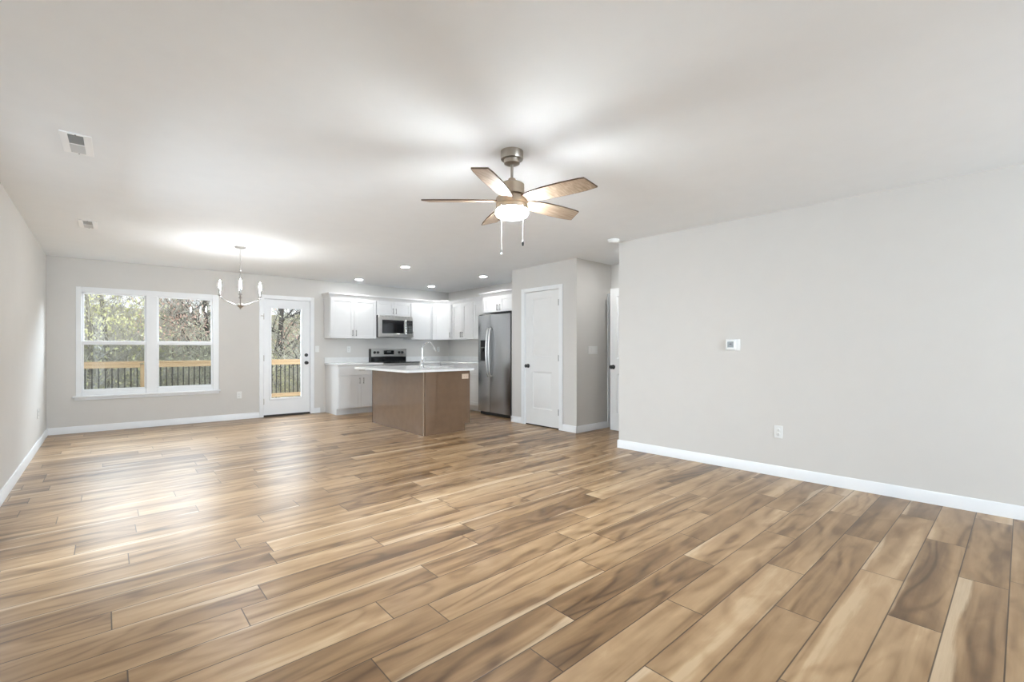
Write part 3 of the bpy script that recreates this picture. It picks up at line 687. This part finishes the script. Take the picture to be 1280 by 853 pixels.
# ------------------------------------------------------------------ ceiling fan
FX, FY = 1.950, 2.187
fn = empty('ceiling_fan', (FX, FY, CEIL), 0, 'five-blade ceiling fan with glowing light in the middle of the ceiling', 'ceiling fan')
b = MB(); b.lathe([(.0725, 0), (.0725, -.045), (.070, -.052), (.052, -.054), (.050, -.078), (.030, -.085), (.0005, -.085)], 40); b.build('canopy', 'nickel', fn)
b = MB(); b.lathe([(.009, -.08), (.009, -.20)], 16); b.build('downrod', 'nickel', fn)
b = MB(); b.lathe([(.010, -.168), (.022, -.174), (.026, -.185), (.026, -.20), (.070, -.206), (.080, -.214), (.080, -.278), (.060, -.284), (.060, -.296), (.100, -.300), (.103, -.306), (.103, -.340), (.096, -.344), (.0005, -.344)], 48); b.build('motor_housing', 'bronze', fn)
b = MB(); b.lathe([(.099, -.342), (.100, -.350), (.104, -.352), (.104, -.372), (.100, -.376), (.0005, -.376)], 48); b.build('light_collar', 'bronze', fn)
b = MB(); b.lathe([(.097, -.375), (.104, -.384), (.106, -.396), (.098, -.412), (.073, -.424), (.040, -.430), (.0005, -.431)], 40); tag(b.build('light_globe', 'lamp', fn), 'glowing white glass globe')
# blade outline: narrow at the root, widest at the obliquely cut tip
def blade_outline():
    ys0 = [(.075, -.030), (.14, -.052), (.25, -.066), (.38, -.070), (.50, -.066), (.540, -.060)]
    ys1 = [(.572, .052), (.50, .062), (.38, .066), (.25, .060), (.14, .046), (.075, .030)]
    return ys0 + ys1
ol = blade_outline()
for k in range(5):
    a = R(36.5 + 72 * k - 41.73)
    bl = MB(); bl.prism(ol, -.0035, .0035, RZ(a) @ T((0, 0, -.316)) @ RX(R(-13)))
    bo = bl.build('blade', 'blade', fn)
    n = len(ol); ed = MB()
    inn = [(x * .997 + .0008, y * .975) for x, y in ol]
    t = bmesh.new(); vo = [[t.verts.new((x * 1.001, y * 1.012, z)) for x, y in ol] for z in (-.0042, .0042)]; vi = [[t.verts.new((x, y, z)) for x, y in inn] for z in (-.0042, .0042)]
    for i in range(n):
        j = (i + 1) % n
        t.faces.new((vo[0][i], vo[0][j], vo[1][j], vo[1][i])); t.faces.new((vo[0][i], vi[0][i], vi[0][j], vo[0][j])); t.faces.new((vo[1][i], vo[1][j], vi[1][j], vi[1][i])); t.faces.new((vi[0][i], vi[1][i], vi[1][j], vi[0][j]))
    ed._merge(t, RZ(a) @ T((0, 0, -.316)) @ RX(R(-13))); ed.build('blade_edge', 'bladeedge', bo)
ca_, sa_ = math.cos(R(-41.73)), math.sin(R(-41.73))
for sx, zl, wm in ((-.066, -.650, 'chrome'), (.068, -.598, 'black')):
    px, py = sx * ca_ + .085 * math.cos(R(48.27)) * -1, sx * sa_ - .085 * math.sin(R(48.27))
    b = MB(); b.tube([(px, py, -.365), (px, py, zl)], .0017, 6)
    for i in range(int((zl + .37) / -.012)):
        pass
    ch = b.build('pull_chain', 'plastic', fn)
    b = MB(); b.lathe([(.0005, 0), (.006, -.004), (.0075, -.016), (.005, -.028), (.0005, -.030)], 14, T((px, py, zl + .002))); b.build('chain_weight', wm, ch)

# ------------------------------------------------------------------ chandelier
CHX, CHY = 1.251, 6.463
cl = empty('chandelier', (CHX, CHY, CEIL), R(-10.9), 'four-light brushed chandelier hanging in front of the double window', 'chandelier')
b = MB(); b.lathe([(.062, 0), (.062, -.012), (.050, -.020), (.012, -.024), (.0005, -.024)], 32); b.build('canopy', 'satin', cl)
b = MB(); z = -.022
for i in range(15):
    m0 = T((0, 0, z - .013)) @ RZ(R(90 * (i % 2))); pts = [m0 @ Vector((.0075 * math.cos(u_), 0, .0145 * math.sin(u_))) for u_ in [2 * math.pi * k / 12 for k in range(13)]]
    b.tube(pts, .0018, 6); z -= .0225
b.build('chain', 'satin', cl)
b = MB(); b.lathe([(.004, -.355), (.007, -.36), (.0055, -.37), (.0055, -.69), (.012, -.70), (.016, -.715)], 16); b.build('stem', 'satin', cl)
b = MB(); b.lathe([(.014, -.70), (.045, -.722), (.047, -.728), (.018, -.752), (.008, -.762), (.009, -.770), (.0005, -.776)], 28); b.build('hub', 'satin', cl)
for k in range(4):
    m0 = RZ(R(90 * k))
    pts = [m0 @ Vector(p_) for p_ in ((.03, 0, -.728), (.08, 0, -.712), (.14, 0, -.682), (.187, 0, -.652), (.209, 0, -.638), (.215, 0, -.625), (.215, 0, -.612))]
    b = MB(); b.tube(pts, .0062, 10); ar = b.build('arm', 'satin', cl)
    p0 = m0 @ Vector((.215, 0, 0))
    b = MB(); b.lathe([(.006, -.622), (.020, -.616), (.023, -.608), (.011, -.606), (.0115, -.53), (.0005, -.529)], 20, T(p0)); b.build('candle_sleeve', 'satin', ar)
    b = MB(); b.lathe([(.007, -.529), (.011, -.517), (.0135, -.495), (.0115, -.472), (.0065, -.452), (.0025, -.436), (.0005, -.43)], 18, T(p0)); tag(b.build('bulb', 'bulb', ar), 'lit flame-shaped bulb')

# ------------------------------------------------------------------ recessed lights, vents, detector, thermostat
dl = [(3.45, 8.055, 'recessed ceiling light nearest the wall cabinets left of the microwave'), (3.45, 6.343, 'recessed ceiling light above the near side of the island'),
      (4.915, 7.957, 'recessed ceiling light nearest the kitchen corner'), (4.925, 6.277, 'recessed ceiling light in front of the refrigerator cabinet'),
      (5.05, 3.42, 'recessed ceiling light added in the short hall, unseen behind the right wall')]  # the hall light is added, out of sight, to brighten the room
for x, y, lab in dl:
    r = empty('recessed_light', (x, y, CEIL), 0, lab, 'recessed light', 'recessed ceiling lights')
    b = MB(); b.lathe([(.060, -.001), (.062, -.007), (.078, -.006), (.080, 0)], 32, cap=False); b.build('trim_ring', 'trim', r)
    b = MB(); b.lathe([(.061, -.001), (.061, -.0045), (.0005, -.0045)], 32); b.build('lens', 'down', r)
for x0, y0, lab in ((-.203, 3.705, 'white ceiling vent nearest the viewer by the left wall'), (-.203, 6.13, 'smaller-looking white ceiling vent farther back near the window')):
    r = empty('ceiling_vent', (x0, y0, CEIL), R(-1), lab, 'vent', 'ceiling vents along the left wall')
    w_, l_ = .142, .362; o0, o1 = .036, .104
    b = MB(); z0, z1 = -.008, -.0005
    b.box(0, o0, 0, l_, z0, z1, .002).box(o1, w_, 0, l_, z0, z1, .002).box(o0, o1, 0, .018, z0, z1, .002).box(o0, o1, l_ - .018, l_, z0, z1, .002).box(o0, o1, l_ / 2 - .006, l_ / 2 + .006, z0, z1, .001); b.build('frame', 'vent', r)
    b = MB(); b.box(o0 - .004, o1 + .004, .01, l_ - .01, -.0012, -.0003); b.build('duct_opening', 'ventdark', r)
    for s, (ya, yb) in ((1, (.018, l_ / 2 - .006)), (-1, (l_ / 2 + .006, l_ - .018))):
        b = MB(); n = 13
        for i in range(n):
            yc = ya + (i + .5) * (yb - ya) / n
            b.box(o0, o1, -.0045, .0045, -.0006, .0006, 0, T((0, yc, -.005)) @ RX(R(38 * s)))
        b.build('louver_bank', 'louver', r)
    b = MB(); b.lathe([(.004, 0), (.004, -.0015), (.0005, -.002)], 10, T((w_ / 2, .009, -.008))).lathe([(.004, 0), (.004, -.0015), (.0005, -.002)], 10, T((w_ / 2, l_ - .009, -.008))); b.build('screws', 'grey', r)
sd = empty('smoke_detector', (4.40, 3.165, CEIL), 0, 'round white smoke detector on the ceiling at the end of the right wall', 'smoke detector')
b = MB(); b.lathe([(.068, 0), (.068, -.014), (.060, -.018)], 32); b.build('base', 'plastic', sd)
b = MB(); b.lathe([(.060, -.016), (.060, -.03), (.048, -.040), (.0005, -.042)], 32); b.build('cover', 'plastic', sd)
ty = 1.905
tm = empty('thermostat', (rightX(ty) - .0005, ty, 1.212), R(-90) + math.atan(.0415), 'small white thermostat with grey screen on the right wall', 'thermostat')
b = MB(); b.box(-.066, .072, -.008, 0, -.055, .056, .003); b.build('wall_plate', 'plastic', tm)
b = MB(); b.box(-.058, .040, -.026, -.007, -.046, .048, .004); b.build('body', 'plastic', tm)
b = MB(); b.box(-.042, .018, -.0272, -.0255, -.026, .034, .001); sc_ = b.build('screen', 'grey', tm)
b = MB(); b.box(-.022, .0, -.0278, -.0271, .002, .014); b.build('screen_digits', 'dark', sc_)

# ------------------------------------------------------------------ outdoors: deck and railing
dk = MB()
for i in range(24): dk.box(-4, 8, 9.02 + i * .142, 9.02 + i * .142 + .137, -.09, -.05)
dk.box(-4, 8, 9.0, 12.4, -.28, -.092)
struct(dk.build('deck_floor', 'deckgrey'), 'pine deck boards outside the window', 'deck')
YRL = 12.0; posts = (-1.25, .577, 2.404, 4.231)
plab = ('square pine deck post out of sight left of the double window', 'square pine deck post seen through the left half of the window', 'square pine deck post hidden behind the wall between window and door', 'square pine deck post right of the patio door view')
for x, lab in zip(posts, plab):
    b = MB(); b.box(x - .045, x + .045, YRL - .045, YRL + .045, -.05, .86, .003); tag(b.build('deck_post', 'deckpost'), lab, 'post', 'deck railing posts')
rlab = ('deck railing section seen in the left window, left of its post', 'deck railing section seen in the right half of the window', 'deck railing section seen through the patio door')
for (xa, xb), lab in zip(zip(posts, posts[1:]), rlab):
    r = empty('deck_railing', (xa, YRL, -.05), 0, lab, 'railing', 'deck railing sections'); L_ = xb - xa
    b = MB(); b.box(0, L_, -.075, .07, .935, .972, .004).box(.048, L_ - .048, -.068, -.03, .845, .935, .003); b.build('top_rail', 'deckwood', r)
    b = MB(); b.box(.048, L_ - .048, -.068, -.03, .07, .16, .003); b.build('bottom_rail', 'deckwood', r)
    n = int((L_ - .09) / .0945)
    for i in range(n):
        x = .045 + (i + .5) * (L_ - .09) / n
        b = MB(); b.box(x - .0095, x + .0095, -.027, -.008, .075, .93, .001); b.build('baluster', 'baluster', r)

# ------------------------------------------------------------------ outdoors: ground, hill, trees
g = MB(); n = 24; vv = []; ff = []
def gz(x, y):
    t = max(0, (y - 12.5) / 30); return -1.6 + 1.3 * t + 2.6 * t * t + .15 * math.sin(x * .7 + y * .4)
for j in range(n + 1):
    for i in range(n + 1):
        x = -22 + 52 * i / n; y = 9.0 + 44 * j / n; vv.append((x, y, gz(x, y)))
for j in range(n):
    for i in range(n): k = j * (n + 1) + i; ff.append((k, k + 1, k + n + 2, k + n + 1))
g.quadmesh(vv, ff); struct(g.build('ground', 'ground'), 'leaf-strewn ground rising into the woods', 'ground')
rh = random.Random(11); g = MB(); vv = []; ff = []; nx = 120
for i in range(nx + 1):
    x = -30 + 75 * i / nx; top = 3.6 + .9 * math.sin(x * .35) + .7 * math.sin(x * 1.1 + 1) + .5 * rh.random()
    for j, (y, zf) in enumerate(((42, 0), (45, .55), (50, .9), (56, 1.0))): vv.append((x, y + rh.uniform(-.6, .6), -.5 + (top + .5) * zf + (rh.uniform(-.4, .4) if j else 0)))
for i in range(nx):
    for j in range(3): k = i * 4 + j; ff.append((k, k + 4, k + 5, k + 1))
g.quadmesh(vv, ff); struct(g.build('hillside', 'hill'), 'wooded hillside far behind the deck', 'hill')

def skeleton(rr, height, r0, lean=.1, nb=14, spread=1.0, low=.15):
    segs = []; tips = []
    pts = []; p = Vector((0, 0, -.2)); d = Vector((rr.uniform(-lean, lean), rr.uniform(-lean, lean), 1)).normalized(); n = 9
    for i in range(n + 1):
        pts.append(p.copy()); d = (d + Vector((rr.uniform(-.08, .08), rr.uniform(-.08, .08), .05))).normalized(); p = p + d * (height / n)
    segs.append((pts, [r0 * (1 - .85 * i / n) for i in range(n + 1)]))
    def branch(start, dirn, length, r, lvl):
        q = start.copy(); dd = dirn.normalized(); m = 5; bp = [q.copy()]
        for i in range(m):
            dd = (dd + Vector((rr.uniform(-.28, .28), rr.uniform(-.28, .28), rr.uniform(-.12, .25)))).normalized(); q = q + dd * (length / m); bp.append(q.copy())
        segs.append((bp, [r * (1 - .75 * i / m) for i in range(m + 1)]))
        if lvl == 0 or length < .3: tips.extend(bp[2:]); return
        for i in range(rr.randint(4, 6)):
            s = rr.randint(1, m); side = Vector((rr.uniform(-1, 1), rr.uniform(-1, 1), rr.uniform(-.3, .8)))
            branch(bp[s], dd * .7 + side, length * rr.uniform(.4, .65), r * .5, lvl - 1)
    for i in range(nb):
        t = low + (1 - low) * (i + rr.random()) / nb; k = min(int(t * n), n - 1); st = pts[k].lerp(pts[k + 1], t * n - k)
        a = rr.uniform(0, 6.283); branch(st, Vector((math.cos(a), math.sin(a), rr.uniform(.2, .9))), height * rr.uniform(.16, .34) * spread * (1.15 - .6 * t), r0 * (1 - .8 * t) * .5, 2)
    return segs, tips
def tubes(segs, name, m, parent, minr=.004):
    vv, ff = [], []
    for pts, rad in segs:
        S_ = 5 if rad[0] > .02 else 3; base = len(vv)
        for i, p in enumerate(pts):
            d = (pts[min(i + 1, len(pts) - 1)] - pts[max(i - 1, 0)]).normalized(); a = Vector((0, 0, 1)) if abs(d.z) < .9 else Vector((1, 0, 0)); x = d.cross(a).normalized(); y = d.cross(x); r = max(rad[i], minr)
            for k in range(S_): an = 2 * math.pi * k / S_; vv.append(p + (x * math.cos(an) + y * math.sin(an)) * r)
        for i in range(len(pts) - 1):
            for k in range(S_): a0 = base + i * S_ + k; a1 = base + i * S_ + (k + 1) % S_; ff.append((a0, a1, a1 + S_, a0 + S_))
    me = bpy.data.meshes.new(name); me.from_pydata([tuple(v) for v in vv], [], ff); me.materials.append(M[m]); me.shade_smooth()
    o = bpy.data.objects.new(name, me); C.objects.link(o); o.parent = parent; return o
def leaves(rr, tips, n, size, jit, name, m, parent):
    vv, ff = [], []
    for _ in range(n):
        c_ = rr.choice(tips) + Vector((rr.gauss(0, jit), rr.gauss(0, jit), rr.gauss(0, jit))); e = Euler((rr.uniform(0, 6), rr.uniform(0, 6), rr.uniform(0, 6))).to_matrix(); s = size * rr.uniform(.6, 1.3); b = len(vv)
        for x, y, z in ((-s, 0, 0), (0, -s * .45, s * .12), (s, 0, 0), (0, s * .45, s * .12)): vv.append(tuple(c_ + e @ Vector((x, y, z))))
        ff.append((b, b + 1, b + 2)); ff.append((b, b + 2, b + 3))
    me = bpy.data.meshes.new(name); me.from_pydata(vv, [], ff); me.materials.append(M[m]); o = bpy.data.objects.new(name, me); C.objects.link(o); o.parent = parent; return o
def make_tree(seed, height, r0, nl, leaf, size, jit, name, label, cat, group, bark='bark', nb=14, spread=1, low=.15, lean=.1):
    rr = random.Random(seed); root = empty(name, (0, 0, 0), 0, label, cat, group)
    segs, tips = skeleton(rr, height, r0, lean, nb, spread, low)
    tubes(segs[:1], 'trunk', bark, root); tubes(segs[1:], 'branches', 'twig' if bark == 'bark' else bark, root)
    if nl: leaves(rr, tips, nl, size, jit, 'foliage', leaf, root)
    return root
G1 = 'bare trees in the woods beyond the deck'; LB1 = 'tall thin bare grey tree in the woods beyond the deck'
G2 = 'leafy shrubs beyond the deck railing'; LB2 = 'sage green leafy shrub growing beyond the deck railing'
def put(o, x, y, rz, s=1):
    o.location = (x, y, gz(x, y)); o.rotation_euler = (0, 0, rz); o.scale = (s, s, s); return o
protoA = [make_tree(101 + i, 8.5, .085, 600, 'olive', .04, .12, 'bare_tree', LB1 if i != 1 else 'tall bare dark-barked tree in the woods beyond the deck', 'tree', G1 if i != 1 else 'dark-barked trees in the woods beyond the deck', 'bark' if i != 1 else 'barkdark', nb=22, spread=1.1, low=.12) for i in range(3)]
rt = random.Random(21); spots = []
for i in range(30):
    y = 15 + 24 * ((i + .5) / 30) ** .8; x = rt.uniform(-.16, .5) * y + rt.uniform(-1, 1); spots.append((x, y))
for i, (x, y) in enumerate(spots):
    o = protoA[i] if i < 3 else copy_tree(protoA[i % 3]); put(o, x, y, rt.uniform(0, 6.28), rt.uniform(.8, 1.25))
protoS = [make_tree(201 + i, 2.8, .03, 1900, ('sage', 'olive')[i], .04, .16, 'leafy_shrub', (LB2, 'olive brown leafy shrub growing beyond the deck railing')[i], 'shrub', (G2, 'olive shrubs beyond the deck railing')[i], 'bark', nb=22, spread=1.5, low=.03) for i in range(2)]
for i in range(26):
    y = 14 + 16 * ((i + .5) / 26); x = rt.uniform(-.16, .48) * y + rt.uniform(-1, 1)
    o = protoS[i] if i < 2 else copy_tree(protoS[i % 2]); put(o, x, y, rt.uniform(0, 6.28), rt.uniform(.8, 1.35))
ys = make_tree(301, 4.2, .04, 1500, 'yellow', .05, .2, 'yellow_shrub', 'yellow-green leafy sapling seen in the left half of the window', 'shrub', None, 'bark', nb=20, spread=1.2, low=.25); put(ys, .30, 16.0, .4)
ys2 = copy_tree(ys); ys2['label'] = 'low yellow-green shrub seen through the lower patio door glass'; put(ys2, 4.3, 16.2, 2.0, .5)
rs_ = make_tree(302, 5.0, .05, 1300, 'russet', .045, .2, 'russet_tree', 'russet-leaved small tree seen in the upper right of the patio door', 'tree', None, 'bark', nb=18, spread=1.0, low=.35); put(rs_, 5.75, 16.5, .2)
rs2 = copy_tree(rs_); rs2['label'] = 'russet-leaved small tree seen near the middle of the double window'; put(rs2, 1.55, 17.5, 2.2, .95)
# thicket of fine bare twigs nobody could count
rr = random.Random(55); vv, ff = [], []
for _ in range(9000):
    y = rr.uniform(13.6, 30); x = rr.uniform(-.18, .48) * y + rr.uniform(-1, 1); z = gz(x, y) + rr.uniform(0, 1.5 + .06 * y); L_ = rr.uniform(.3, 1.1)
    a = rr.uniform(0, 6.283); up = rr.uniform(-.2, 1.6); d = Vector((math.cos(a), math.sin(a), up)).normalized(); r = rr.uniform(.003, .009)
    p = Vector((x, y, z)); q = p + d * L_ * .5 + Vector((rr.uniform(-.08, .08), rr.uniform(-.08, .08), rr.uniform(-.05, .08))); e2 = q + (d + Vector((rr.uniform(-.3, .3), rr.uniform(-.3, .3), rr.uniform(-.2, .3)))) * L_ * .5
    sx = d.cross(Vector((0, 0, 1))); sx = sx.normalized() if sx.length > 1e-4 else Vector((1, 0, 0)); sy = d.cross(sx); base = len(vv)
    for c_, k in ((p, 1), (q, .8), (e2, .4)):
        for j in range(3): an = 2.094 * j; vv.append(tuple(c_ + (sx * math.cos(an) + sy * math.sin(an)) * r * k))
    for i in range(2):
        for j in range(3): a0 = base + i * 3 + j; a1 = base + i * 3 + (j + 1) % 3; ff.append((a0, a1, a1 + 3, a0 + 3))
me = bpy.data.meshes.new('twig_thicket'); me.from_pydata(vv, [], ff); me.materials.append(M['twig']); o = bpy.data.objects.new('twig_thicket', me); C.objects.link(o)
tag(o, 'dense thicket of fine grey twigs filling the woods', 'twigs', kind='stuff')
